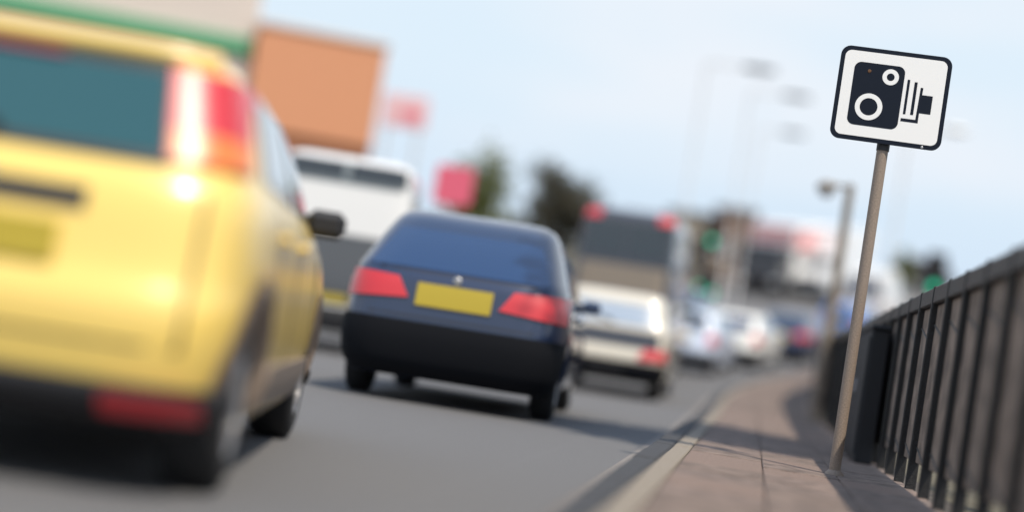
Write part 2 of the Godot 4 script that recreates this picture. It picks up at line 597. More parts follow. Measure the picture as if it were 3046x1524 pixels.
# style: dictionary of what this vehicle has
func vehicle(called: String, label: String, category: String, at: Vector3, turn: float, pitch: float, s: Dictionary) -> Node3D:
	var t := thing(called, label, category, at, turn, s.get("group", ""), pitch)
	var sc: Vector3 = s.get("scale", Vector3.ONE)
	var sh := Shell.new(s.shape, sc, s.get("power", 9.0))
	var wr: float = s.get("wheel", 0.3)
	var wz: Array = s.get("axles", [1.22, -1.2])
	var wheels := [wz[0] * sc.z, wz[1] * sc.z]
	obj("body", shell_mesh(sh, wheels, wr), s.paint, t)
	var mid := sh.at(0.4)
	obj("underbody", box_mesh(Vector3(mid.z * 2 - 0.42, 0.62 * sc.y, mid.x - mid.y - 0.3), 0.05, Vector3(0, 0.2 + 0.33 * sc.y, (mid.x + mid.y) / 2)), M.black, t)
	var hw: float = mid.z
	for z in wheels:
		for side in [-1.0, 1.0]:
			wheel(t, side * (hw - 0.13), z, wr, side)
			obj("wheel_arch", arch_mesh(sh, z, wr, side), s.get("arch", s.paint), t)
	if s.has("bumper"):
		obj("rear_bumper", band(sh, 1.0, s.bumper[0], s.bumper[1], 0.03), s.get("bumper_paint", M.black), t)
		obj("front_bumper", band(sh, -1.0, s.bumper[0], s.bumper[1], 0.03), s.get("bumper_paint", M.black), t)
	var g: Material = s.get("glass", M.glass)
	if s.has("rear_window"):
		var w := obj("rear_window", panel(sh, "rear", s.rear_window, 0.008, 14, 6), s.get("rear_window_paint", g), t)
		if s.get("wiper", false):
			var c: Array = s.rear_window
			var y0: float = lerpf(c[0].y, c[3].y, 0.06)
			var y1: float = lerpf(c[0].y, c[3].y, 0.4)
			obj("wiper", tube_mesh([sh.end(0.02, y0, 1.0, 0.03), sh.end(-0.3, y1, 1.0, 0.03)], [0.012, 0.007], 6), M.black, w)
	for c in s.get("rear_panes", []):
		obj("rear_window", panel(sh, "rear", c, 0.008, 8, 4), g, t)
	if s.has("windscreen"):
		obj("windscreen", panel(sh, "front", s.windscreen, 0.008, 14, 6), s.get("screen_glass", g), t)
	for c in s.get("side_windows", []):
		for side in ["left", "right"]:
			obj("side_window", panel(sh, side, c, 0.008, 8, 5), s.get("side_glass", g), t)
	for c in s.get("tail_lights", []):     # [corners of the right one, material, upper part]
		for m in [1.0, -1.0]:
			var k := []
			for p in c[0]:
				k.append(Vector2(p.x * m, p.y))
			var lamp := obj("tail_light", panel(sh, "rear", k, 0.016, 10, 5, 0.03), c[1], t)
			if c.size() > 2:
				var k2 := []
				for p in c[2]:
					k2.append(Vector2(p.x * m, p.y))
				obj("indicator_lens", panel(sh, "rear", k2, 0.02, 10, 3, 0.03), c[3], lamp)
	for c in s.get("head_lights", []):
		for m in [1.0, -1.0]:
			var k := []
			for p in c:
				k.append(Vector2(p.x * m, p.y))
			obj("headlight", panel(sh, "front", k, 0.014, 8, 4, 0.03), M.clear, t)
	if s.has("recess"):
		obj("plate_recess", panel(sh, "rear", s.recess, 0.005, 8, 3), M.rubber, t)
	if s.has("plate"):
		obj("number_plate", panel(sh, "rear", s.plate, s.get("plate_off", 0.018), 6, 2, 0.03), s.get("plate_paint", M.plate), t)
	if s.has("front_plate"):
		obj("front_number_plate", panel(sh, "front", s.front_plate, 0.05, 6, 2, 0.05), M.plate_white, t)
	if s.has("grille"):
		obj("grille", panel(sh, "front", s.grille, 0.012, 8, 3), M.black, t)
	for c in s.get("reflectors", []):
		for m in [1.0, -1.0]:
			var k := []
			for p in c:
				k.append(Vector2(p.x * m, p.y))
			obj("rear_reflector", panel(sh, "rear", k, 0.05, 5, 2, 0.04), M.red, t)
	if s.has("spoiler"):
		var y: float = s.spoiler
		var st := mb(true)
		var e := sh.at(y)
		var pts := []
		for k in 13:
			var x := lerpf(-e.z * 0.9, e.z * 0.9, k / 12.0)
			pts.append(sh.end(x, y, 1.0, 0.03))
		var rr := []
		for k in 13:
			rr.append(0.032)
		tube(st, pts, rr, 10)
		obj("spoiler", done(st), s.paint, t)
	if s.has("mirror"):
		for side in [-1.0, 1.0]:
			var p := sh.flank(s.mirror.x, s.mirror.y, side, 0.09)
			var st := mb()
			box(st, p, Vector3(0.17, 0.12, 0.1), 0.03)
			box(st, p - Vector3(side * 0.1, 0.04, 0), Vector3(0.1, 0.03, 0.05), 0.01)
			obj("door_mirror", done(st), s.get("mirror_paint", s.paint), t)
	for c in s.get("seams", []):            # shut lines and handles on the flanks: [z, y0, y1]
		for side in ["left", "right"]:
			obj("door_seam", panel(sh, side, rect(c[0] - 0.006, c[1], c[0] + 0.006, c[2]), 0.003, 1, 8, 0.012), M.black, t)
	for c in s.get("handles", []):
		for side in ["left", "right"]:
			obj("door_handle", panel(sh, side, rect(c[0] - 0.08, c[1] - 0.015, c[0] + 0.08, c[1] + 0.015), 0.03, 4, 2, 0.03), s.paint, t)
	for c in s.get("rear_bands", []):       # [name, corners, material]
		obj(c[0], panel(sh, "rear", c[1], 0.007, 14, 4), c[2], t)
	for c in s.get("rear_seams", []):
		obj("panel_seam", panel(sh, "rear", c, 0.003, 10, 1 if c[2].y - c[0].y < 0.1 else 8, 0.012), M.rubber, t)
	if s.get("badge", false):
		var p := sh.end(0.0, lerpf(s.plate[2].y, s.rear_window[0].y, 0.45), 1.0, 0.0)
		obj("boot_badge", tube_mesh([p, p + Vector3(0, 0, 0.012), p + Vector3(0, 0, 0.018)], [0.035, 0.035, 0.022], 16), M.rim, t)
	if s.has("high_light"):
		obj("high_brake_light", panel(sh, "rear", s.high_light, 0.02, 8, 2, 0.02), M.deep_red, t)
	for c in s.get("side_bands", []):
		for side in ["left", "right"]:
			obj(c[0], panel(sh, side, c[1], 0.014, 14, 3), c[2], t)
	for c in s.get("front_bands", []):
		obj(c[0], panel(sh, "front", c[1], 0.007, 14, 4), c[2], t)
	return t

func on_road(d: float, x: float) -> Vector3:
	return Vector3(x, gy(d), -d)

func hatch_style(p: Material, extra := {}) -> Dictionary:
	var s := {
		"shape": HATCH, "paint": p, "axles": [1.22, -1.2], "wheel": 0.3,
		"bumper": [0.24, 0.5], "bumper_paint": M.black,
		"rear_window": [Vector2(-0.6, 1.0), Vector2(0.6, 1.0), Vector2(0.54, 1.3), Vector2(-0.54, 1.3)],
		"windscreen": [Vector2(-0.66, 0.98), Vector2(0.66, 0.98), Vector2(0.54, 1.32), Vector2(-0.54, 1.32)],
		"side_windows": [[Vector2(-0.62, 0.98), Vector2(0.28, 0.98), Vector2(0.28, 1.31), Vector2(-0.2, 1.31)], [Vector2(0.36, 0.98), Vector2(1.3, 1.0), Vector2(1.1, 1.3), Vector2(0.36, 1.31)]],
		"tail_lights": [[[Vector2(0.62, 0.7), Vector2(0.8, 0.7), Vector2(0.79, 0.92), Vector2(0.64, 0.92)], M.red]],
		"head_lights": [[Vector2(0.42, 0.64), Vector2(0.78, 0.66), Vector2(0.76, 0.78), Vector2(0.46, 0.75)]],
		"grille": rect(-0.38, 0.62, 0.38, 0.72), "plate": rect(-0.26, 0.72, 0.26, 0.84), "front_plate": rect(-0.26, 0.4, 0.26, 0.51),
		"mirror": Vector2(-0.62, 0.99), "seams": [[0.32, 0.36, 0.95], [-0.72, 0.36, 0.95], [1.0, 0.6, 0.95]], "handles": [[0.16, 0.84], [0.88, 0.84]], "wiper": true,
	}
	s.merge(extra, true)
	return s

func saloon_style(p: Material, extra := {}) -> Dictionary:
	var s := {
		"shape": SALOON, "paint": p, "axles": [1.3, -1.32], "wheel": 0.32, "power": 8.0,
		"bumper": [0.22, 0.46],
		"rear_window": [Vector2(-0.72, 1.06), Vector2(0.72, 1.06), Vector2(0.58, 1.4), Vector2(-0.58, 1.4)],
		"windscreen": [Vector2(-0.7, 1.03), Vector2(0.7, 1.03), Vector2(0.54, 1.39), Vector2(-0.54, 1.39)],
		"side_windows": [[Vector2(-0.75, 1.02), Vector2(0.2, 1.02), Vector2(0.2, 1.38), Vector2(-0.15, 1.38)], [Vector2(0.28, 1.02), Vector2(1.5, 1.04), Vector2(1.1, 1.36), Vector2(0.28, 1.38)]],
		"tail_lights": [[[Vector2(0.42, 0.76), Vector2(0.86, 0.76), Vector2(0.84, 0.94), Vector2(0.5, 0.94)], M.red]],
		"head_lights": [[Vector2(0.42, 0.64), Vector2(0.82, 0.66), Vector2(0.78, 0.8), Vector2(0.46, 0.76)]],
		"grille": rect(-0.38, 0.6, 0.38, 0.74), "plate": rect(-0.26, 0.78, 0.26, 0.9), "front_plate": rect(-0.26, 0.38, 0.26, 0.49),
		"mirror": Vector2(-0.72, 1.02), "seams": [[0.24, 0.36, 0.98], [-0.85, 0.36, 0.98], [1.05, 0.62, 0.98]], "handles": [[0.08, 0.86], [0.92, 0.86]],
	}
	s.merge(extra, true)
	return s

func van_style(p: Material, extra := {}) -> Dictionary:
	var s := {
		"shape": VAN, "paint": p, "axles": [1.5, -1.65], "wheel": 0.34, "power": 14.0, "bumper": [0.3, 0.62],
		"rear_panes": [[Vector2(-0.82, 1.35), Vector2(-0.05, 1.35), Vector2(-0.05, 2.05), Vector2(-0.76, 2.05)], [Vector2(0.05, 1.35), Vector2(0.82, 1.35), Vector2(0.76, 2.05), Vector2(0.05, 2.05)]],
		"windscreen": [Vector2(-0.84, 1.25), Vector2(0.84, 1.25), Vector2(0.76, 2.0), Vector2(-0.76, 2.0)],
		"side_windows": [[Vector2(-1.5, 1.3), Vector2(-0.55, 1.3), Vector2(-0.55, 1.9), Vector2(-1.05, 1.9)]],
		"tail_lights": [[[Vector2(0.84, 0.75), Vector2(0.95, 0.75), Vector2(0.94, 1.2), Vector2(0.84, 1.2)], M.red]],
		"head_lights": [[Vector2(0.5, 0.8), Vector2(0.88, 0.8), Vector2(0.86, 1.0), Vector2(0.55, 1.0)]],
		"grille": rect(-0.42, 0.72, 0.42, 0.9), "plate": rect(-0.26, 0.68, 0.26, 0.8), "front_plate": rect(-0.26, 0.45, 0.26, 0.56),
		"mirror": Vector2(-1.5, 1.35), "mirror_paint": M.black, "seams": [[-0.45, 0.4, 1.95], [-1.45, 0.5, 1.2], [0.7, 0.4, 1.95]], "handles": [[-0.62, 1.15], [-0.2, 1.15]],
	}
	s.merge(extra, true)
	return s

# ------------------------------------------------------------------ trees
func tree(called: String, label: String, at: Vector3, trunk_h: float, crown_c: Vector3, crown_r: Vector3, leaf: Material, count: int, size: float, sd: int, category := "tree", group := "") -> void:
	rng.seed = sd
	var t := thing(called, label, category, at, 0.0, group)
	var st := mb(true)
	var base_r := 0.022 * crown_c.y + 0.03
	tube(st, [Vector3(0, -0.1, 0), Vector3(0.03, trunk_h * 0.5, 0.02), Vector3(crown_c.x * 0.4, trunk_h, 0), Vector3(crown_c.x, crown_c.y + crown_r.y * 0.3, crown_c.z)], [base_r, base_r * 0.75, base_r * 0.6, base_r * 0.15], 9)
	var clumps := []
	for k in 26:
		var v := Vector3(rng.randfn(), rng.randfn(), rng.randfn()).normalized() * pow(rng.randf(), 0.45)
		clumps.append(crown_c + v * crown_r * rng.randf_range(0.6, 1.05))
	for k in 12:
		var c: Vector3 = clumps[k]
		var from := Vector3(crown_c.x * 0.5, lerpf(trunk_h * 0.8, crown_c.y, rng.randf() * 0.7), 0)
		tube(st, [from, (from + c) / 2 + Vector3(0, 0.1, 0), c], [base_r * 0.35, base_r * 0.22, base_r * 0.08], 6, false)
	obj("trunk", done(st), M.bark, t)
	st = mb()
	for k in count:
		var c: Vector3 = clumps[rng.randi() % clumps.size()]
		var p := c + Vector3(rng.randfn(), rng.randfn(), rng.randfn()) * crown_r * 0.2
		var u := Vector3(rng.randfn(), rng.randfn(), rng.randfn()).normalized()
		var v := u.cross(Vector3(rng.randfn(), rng.randfn(), rng.randfn())).normalized()
		var s := size * rng.randf_range(0.6, 1.3)
		face(st, [p - u * s, p + v * s * 0.5, p + u * s, p - v * s * 0.5], p - Vector3(0, 1, 0))
	obj("crown", done(st), leaf, t)

# ------------------------------------------------------------------ street lamps and signals
func street_lamp(label: String, d: float, x: float, h: float, arm: float, head: Material, head_len := 1.1) -> void:
	var t := thing("street_lamp", label, "street lamp", Vector3(x, gy(d), -d), 0.0, "tall street lamps along the road")
	obj("column", tube_mesh([Vector3(0, -0.05, 0), Vector3(0, 1.4, 0), Vector3(0, 1.45, 0), Vector3(0, h, 0)], [0.08, 0.08, 0.045, 0.035], 12), M.galv, t)
	var st := mb(true)
	tube(st, [Vector3(0, h - 0.02, 0), Vector3(arm * 0.15, h + 0.06, 0), Vector3(arm, h + 0.08, 0)], [0.04, 0.035, 0.03], 8)
	obj("arm", done(st), M.galv, t)
	st = mb(true)
	var sg := signf(arm)
	tube(st, [Vector3(-sg * 0.1, 0, 0), Vector3(0, 0, 0), Vector3(sg * head_len * 0.35, 0, 0), Vector3(sg * head_len * 0.8, 0, 0), Vector3(sg * head_len, 0, 0)], [0.06, 0.15, 0.2, 0.17, 0.04], 12)
	var hd := obj("lamp_head", done(st), head, t, Vector3(arm, h + 0.07, 0))
	hd.scale.y = 0.5
	st = mb()
	box(st, Vector3(sg * head_len * 0.5, -0.17, 0), Vector3(head_len * 0.5, 0.1, 0.2), 0.02)
	obj("lens", done(st), M.clear, hd)

func traffic_light(label: String, d: float, x: float, head_y: float, s := 1.0, turn := 0.0) -> void:
	var t := thing("traffic_light", label, "traffic light", Vector3(x, gy(d), -d), turn, "traffic lights showing green")
	obj("post", tube_mesh([Vector3(0, -0.05, 0), Vector3(0, head_y - 0.55 * s, 0)], [0.06, 0.06], 12), M.sign_back, t)
	var back := mb()
	prism(back, round_rect(-0.26 * s, head_y - 0.62 * s, 0.26 * s, head_y + 0.62 * s, 0.06 * s, 4), -0.02, 0.0)
	obj("backing_board", done(back), M.lamp_dark, t)
	var hd := obj("signal_head", box_mesh(Vector3(0.3 * s, 1.0 * s, 0.2), 0.03, Vector3(0, head_y, 0.1)), M.black, t)
	for k in 3:
		var y := head_y + (1 - k) * 0.31 * s
		var on := k == 2
		var m := mat(lin(0.05, 0.02, 0.02) if k == 0 else lin(0.06, 0.04, 0.01), 0.3)
		if on:
			m = mat(lin(0.02, 0.45, 0.3), 0.3)
			m.emission_enabled = true
			m.emission = lin(0.02, 0.75, 0.45)
			m.emission_energy_multiplier = 0.9
		var st := mb(true)
		tube(st, [Vector3(0, y, 0.19), Vector3(0, y, 0.215)], [0.12 * s, 0.11 * s], 20)
		obj("green_lamp" if on else "dark_lamp", done(st), m, hd)
		st = mb(true)
		for j in 9:
			var a := PI * j / 9.0
			var b := PI * (j + 1) / 9.0
			var q := [Vector3(cos(a) * 0.135 * s, y + sin(a) * 0.135 * s, 0.2), Vector3(cos(b) * 0.135 * s, y + sin(b) * 0.135 * s, 0.2), Vector3(cos(b) * 0.135 * s, y + sin(b) * 0.135 * s, 0.36), Vector3(cos(a) * 0.135 * s, y + sin(a) * 0.135 * s, 0.36)]
			face(st, q, Vector3(0, y, 0.25))
		obj("hood", done(st), M.black, hd)
		if on:
			var l := OmniLight3D.new()
			l.name = "green_light"
			l.light_color = Color(0.2, 1.0, 0.7)
			l.light_energy = 0.02
			l.light_size = 0.1
			l.omni_range = 60.0
			l.omni_attenuation = 2.0
			l.shadow_enabled = true
			l.position = Vector3(0, y, 0.3)
			t.add_child(l, true)

# ------------------------------------------------------------------ buildings
func wall_block(parent: Node3D, called: String, x0: float, x1: float, y0: float, y1: float, z0: float, z1: float, m: Material) -> MeshInstance3D:
	return obj(called, box_mesh(Vector3(x1 - x0, y1 - y0, z1 - z0), 0.03, Vector3((x0 + x1) / 2, (y0 + y1) / 2, (z0 + z1) / 2)), m, parent)

func window(parent: Node3D, x: float, y: float, w: float, h: float, z: float, frame: Material) -> void:
	var st := mb()
	for s in [-1.0, 1.0]:
		box(st, Vector3(x + s * w / 2, y, z + 0.03), Vector3(0.08, h + 0.08, 0.1), 0.01)
		box(st, Vector3(x, y + s * h / 2, z + 0.03), Vector3(w - 0.08, 0.08, 0.1), 0.01)
	box(st, Vector3(x, y, z + 0.025), Vector3(0.05, h - 0.08, 0.07), 0.01)
	var f := obj("window", done(st), frame, parent)
	obj("pane", box_mesh(Vector3(w - 0.06, h - 0.06, 0.03), 0.0, Vector3(x, y, z + 0.02)), M.glass, f)

# ================================================================== the scene
func _ready() -> void:
	# camera: low above the pavement, rolled, long lens wide open, focused on the sign
	var cam := Camera3D.new()
	cam.name = "camera"
	add_child(cam)
	cam.position = Vector3(0, 0.628, 0)
	cam.rotation_degrees = Vector3(2.78, 8.73, 9.0)
	var lens := CameraAttributesPhysical.new()
	lens.frustum_focal_length = 114.03
	lens.frustum_focus_distance = 9.9
	lens.frustum_near = 0.1
	lens.frustum_far = 2000.0
	lens.exposure_aperture = 0.7
	cam.attributes = lens
	cam.near = 0.1
	cam.far = 2000.0
	cam.fov = 17.44
	cam.current = true

	# sky: thin bright haze with faint streaks of cloud
	var img := Image.create(768, 384, false, Image.FORMAT_RGBF)
	var cn := FastNoiseLite.new()
	cn.seed = 5
	cn.frequency = 1.6
	cn.fractal_octaves = 5
	for j in 384:
		var el := (0.5 - (j + 0.5) / 384.0) * PI
		for i in 768:
			var az := (i + 0.5) / 768.0 * TAU
			var dir := Vector3(cos(el) * cos(az), sin(el), cos(el) * sin(az))
			var c: Color
			if el < 0.0:
				c = Color(0.3, 0.29, 0.28)
			else:
				var h := sin(el)
				c = Color(0.62, 0.76, 0.93).lerp(Color(0.74, 0.87, 0.98), smoothstep(0.0, 0.17, h)).lerp(Color(0.42, 0.6, 0.92), smoothstep(0.2, 1.0, h))
				var n := cn.get_noise_3d(dir.x * 1.4, dir.y * 5.0, dir.z * 1.4)
				c = c.lerp(Color(0.93, 0.93, 0.97), 0.6 * smoothstep(-0.1, 0.6, n + 0.9 * (h - 0.1)) * (1.0 - smoothstep(0.5, 0.9, h)))
			img.set_pixel(i, j, c)
	var pano := PanoramaSkyMaterial.new()
	pano.panorama = ImageTexture.create_from_image(img)
	var sky := Sky.new()
	sky.sky_material = pano
	var env := Environment.new()
	env.background_mode = Environment.BG_SKY
	env.sky = sky
	env.tonemap_mode = Environment.TONE_MAPPER_LINEAR
	env.tonemap_exposure = 1.0
	env.sdfgi_enabled = true
	env.ssao_enabled = true
	env.ssil_enabled = true
	var we := WorldEnvironment.new()
	we.name = "environment"
	we.environment = env
	add_child(we)

	# sun: high, behind the camera on the right
	var sun := DirectionalLight3D.new()
	sun.name = "sun"
	sun.light_energy = 1.5
	sun.light_color = Color(1.0, 0.95, 0.87)
	sun.light_angular_distance = 0.5
	sun.shadow_enabled = true
	add_child(sun)
	sun.look_at_from_position(Vector3.ZERO, Vector3(-0.34, -0.86, -0.38), Vector3.UP)

	make_materials()
	build_ground()
	build_fence()
	build_sign()
	build_traffic()
	build_surroundings()

func build_ground() -> void:
	var st := mb(true)
	var s := [-40.0]
	s.append_array(stations(-4.0, 160.0))
	s.append_array([300.0, 900.0])
	var xs := [-900.0, -300.0, -120.0, -60.0, -30.0, -15.0, 0.0, 15.0, 30.0, 60.0, 120.0, 300.0, 900.0]
	for k in s.size() - 1:
		for j in xs.size() - 1:
			var p := []
			for w in [[s[k], xs[j]], [s[k], xs[j + 1]], [s[k + 1], xs[j + 1]], [s[k + 1], xs[j]]]:
				p.append(Vector3(w[1], gy(w[0]) - 0.03, -w[0]))
			face(st, p, p[0] - Vector3(0, 5, 0))
	struct("ground", done(st), M.earth)
	struct("road", strip(-4.0, 150.0, -15.0, -0.1, 0.0, 6), M.asphalt)
	struct("road_gutter", strip(-4.0, 60.0, -0.15, -0.004, 0.004), M.gutter)
	struct("far_pavement", strip(-4.0, 150.0, -18.0, -15.0, 0.11, 1), M.slabs[2])
	# lane lines
	var m := mb(true)
	var d := 0.0
	while d < 110.0:
		for o in [-3.75, -11.2]:
			var p := []
			for w in [[d, o - 0.05], [d, o + 0.05], [d + 2.0, o + 0.05], [d + 2.0, o - 0.05]]:
				p.append(Vector3(kx(w[0]) + w[1], gy(w[0]) + 0.005, -w[0]))
			face(m, p, p[0] - Vector3(0, 5, 0))
		d += 6.0
	struct("lane_marking", done(m), M.white_line)
	# kerbed island between the two directions
	var isl := strip(-4.0, 120.0, -7.9, -7.1, 0.12)
	struct("traffic_island", isl, M.kerb)

	var pave := struct("pavement", strip(-4.0, 140.0, 0.13, 1.7, 0.112, 2), M.bedding)
	struct("far_paving", strip(22.0, 140.0, 0.24, 1.66, 0.128, 2), M.slabs[0], pave)
	rng.seed = 4
	# kerb stones, darkened for the shadow line, and the pale edging behind them
	var k := 0
	d = 2.4
	while d < 40.0:
		var len := 0.9
		var a := Vector3(kx(d), gy(d), -d)
		var b := Vector3(kx(d + len), gy(d + len), -d - len)
		var f := (a - b).normalized()
		var bas := Basis(f.cross(Vector3.UP).normalized() * -1.0, Vector3.UP, f).orthonormalized()
		bas = Basis(Vector3.UP.cross(f).normalized(), f.cross(Vector3.UP.cross(f)).normalized(), f)
		var o := obj("kerb_stone", box_mesh(Vector3(0.128, 0.3, a.distance_to(b) - 0.008), 0.012), M.kerb_shade, pave)
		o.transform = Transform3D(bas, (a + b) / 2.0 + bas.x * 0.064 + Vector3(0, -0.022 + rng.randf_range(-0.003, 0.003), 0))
		var e := obj("edging_stone", box_mesh(Vector3(0.105, 0.1, a.distance_to(b) - 0.01), 0.006), M.edging, pave)
		e.transform = Transform3D(bas, (a + b) / 2.0 + bas.x * 0.186 + Vector3(0, 0.078 + rng.randf_range(-0.002, 0.002), 0))
		d += len
	struct("far_kerb", strip(40.2, 140.0, 0.0, 0.24, 0.126), M.kerb_shade, pave)
	# paving slabs, three across
	var shapes := []
	for j in 3:
		shapes.append(box_mesh(Vector3(0.4285, 0.06, 0.5955), 0.005))
	d = 2.4
	while d < 21.7:
		for c in 3:
			var o := obj("paving_slab", shapes[c], M.slabs[rng.randi() % 4], pave)
			var mid := d + 0.3
			o.position = Vector3(kx(mid) + 0.24 + 0.004 + 0.433 * c + 0.2165, gy(mid) + 0.098 + rng.randf_range(-0.0025, 0.0025), -mid)
			o.rotation = Vector3(atan(slope(mid)) + rng.randf_range(-0.003, 0.003), 0, rng.randf_range(-0.003, 0.003))
		d += 0.6

func build_fence() -> void:
	rng.seed = 9
	var t := thing("panel_fence", "long dark steel fence of brown-grey panels between black posts along the pavement", "fence", Vector3(0.97, 0.128, 0))
	var bay := 0.74
	var post := box_mesh(Vector3(0.06, 1.2, 0.042), 0.006)
	var d := 3.2
	var n := 0
	while d < 62.0:
		var p0 := Vector3(kx(d) + 1.52 - 0.97, gy(d), -d)
		var p1 := Vector3(kx(d + bay) + 1.52 - 0.97, gy(d + bay), -d - bay)
		var f := p0 - p1
		var yaw := atan2(f.x, f.z)
		var pitch := -asin((p0.y - p1.y) / f.length())
		var L := f.length()
		var bas := Basis.from_euler(Vector3(pitch, yaw, 0))
		var mid := (p0 + p1) / 2.0
		var up := Vector3.UP
		var o := obj("post", post, M.post_steel, t, p0 + up * 0.575)
		o.rotation.y = yaw
		o = obj("panel", box_mesh(Vector3(0.022, 0.91, L - 0.05), 0.003), M.fence_sheets[rng.randi() % 3], t)
		o.transform = Transform3D(bas, mid + up * 0.612 + bas.x * 0.017)
		o = obj("top_rail", box_mesh(Vector3(0.05, 0.1, L - 0.048), 0.008), M.post_steel, t)
		o.transform = Transform3D(bas, mid + up * 1.12)
		# cranked brace under the rail and above the foot of each bay
		for h in [[0.95, 0.83], [0.24, 0.13]]:
			var a: Vector3 = p1 + up * h[0] + bas.x * 0.004 + bas.z * 0.04
			var b: Vector3 = p0 + up * h[1] + bas.x * 0.004 - bas.z * 0.04
			obj("brace", tube_mesh([a, b], [0.0065, 0.0065], 6), M.post_steel, t)
		d += bay
		n += 1

	# added cabinet, a dark mass for the closed-up far fence bays
	var c := thing("added_cabinet", "narrow black cabinet added against the fence to darken its far bays past the sign pole", "cabinet", Vector3(0.86, 0.128, -13.2))
	obj("body", box_mesh(Vector3(0.125, 0.97, 1.7), 0.008, Vector3(0, 0.485, 0)), M.cabinet, c)
	obj("lid", box_mesh(Vector3(0.14, 0.035, 1.74), 0.01, Vector3(0, 0.99, 0)), M.cabinet, c)
	for k in 2:
		var dr := obj("door", box_mesh(Vector3(0.012, 0.86, 0.8), 0.004, Vector3(-0.069, 0.49, -0.415 + 0.83 * k)), M.cabinet, c)
		obj("handle", box_mesh(Vector3(0.015, 0.1, 0.025), 0.004, Vector3(-0.082, 0.55, -0.08 + 0.16 * k)), M.rim, dr)

func build_sign() -> void:
	var z := -10.0
	var t := thing("speed_camera_sign", "square white sign with a black speed camera symbol on a tan pole", "sign", Vector3(0.552, 0.128, z))
	var st := mb(true)
	tube(st, [Vector3(-0.004, -0.1, -0.05), Vector3(0, 2.44, -0.05), Vector3(0, 2.53, -0.05), Vector3(0, 2.538, -0.05)], [0.034, 0.034, 0.034, 0.028], 24)
	obj("pole", done(st), M.tan_steel, t)
	st = mb(true)
	tube(st, [Vector3(0, 0, -0.05), Vector3(0, 0.012, -0.05), Vector3(0, 0.03, -0.05)], [0.06, 0.055, 0.036], 20)
	obj("base_collar", done(st), M.tan_steel, t)
	var k := 0.000618
	var cy := 2.252
	var plate := obj("sign_plate", prism_mesh(round_rect(-524 * k, cy - 452 * k, 524 * k, cy + 452 * k, 92 * k, 12), -0.008, 0.006), M.sign_black, t)
	obj("white_face", prism_mesh(round_rect(-482 * k, cy - 410 * k, 482 * k, cy + 410 * k, 62 * k, 12), 0.0061, 0.0072), M.sign_white, plate)
	var sym := Node3D.new()
	# symbol: the box camera with two lenses, bellows and hood
	var y := func(v: float) -> float: return cy - v * k
	sym.free()
	obj("camera_body_symbol", prism_mesh(round_rect(-381 * k, y.call(304.0), 98 * k, y.call(-307.0), 66 * k, 10), 0.0073, 0.0082), M.sign_black, plate)
	obj("lens_ring_symbol", ring_mesh(Vector2(-196 * k, y.call(117.0)), 84 * k, 129 * k, 0.0083, 0.0091), M.sign_white, plate)
	obj("lens_ring_symbol", ring_mesh(Vector2(-31 * k, y.call(-193.0)), 37 * k, 77 * k, 0.0083, 0.0091), M.sign_white, plate)
	for b in [[131, -192, 155, 142], [199, -177, 227, 141]]:
		obj("bellows_bar_symbol", prism_mesh(round_rect(b[0] * k, y.call(float(b[3])), b[2] * k, y.call(float(b[1])), 2 * k, 2), 0.0073, 0.0082), M.sign_black, plate)
	var hood := PackedVector2Array()
	for p in [[262, -130], [286, -130], [284, -62], [385, -62], [385, 115], [280, 115], [280, 213], [118, 213], [118, 183], [254, 183]]:
		hood.append(Vector2(p[0] * k, y.call(float(p[1]))))
	obj("viewfinder_symbol", prism_mesh(hood, 0.0073, 0.0082), M.sign_black, plate)
	# bolt and rust
	for b in [[-236, -225, 0.011], [352, 436, 0.008]]:
		st = mb(true)
		tube(st, [Vector3(b[0] * k, y.call(float(b[1])), 0.006), Vector3(b[0] * k, y.call(float(b[1])), 0.0095), Vector3(b[0] * k, y.call(float(b[1])), 0.0105)], [b[2], b[2], b[2] * 0.6], 10)
		obj("bolt", done(st), M.rust if b[2] > 0.01 else M.rim, plate)
	# back: two channels and clips
	for s in [-0.15, 0.15]:
		obj("back_channel", box_mesh(Vector3(0.56, 0.04, 0.012), 0.003, Vector3(0, cy + s, -0.0145)), M.sign_back, plate)
		st = mb(true)
		tube(st, [Vector3(0, cy + s - 0.02, -0.05), Vector3(0, cy + s + 0.02, -0.05)], [0.038, 0.038], 20)
		obj("clip", done(st), M.sign_back, plate)
	obj("pole_shade_collar", tube_mesh([Vector3(0, cy - 452 * k - 0.035, -0.05), Vector3(0, cy - 452 * k + 0.01, -0.05)], [0.038, 0.038], 20), M.black, t)  # black collar stands for shade on the pole under the plate

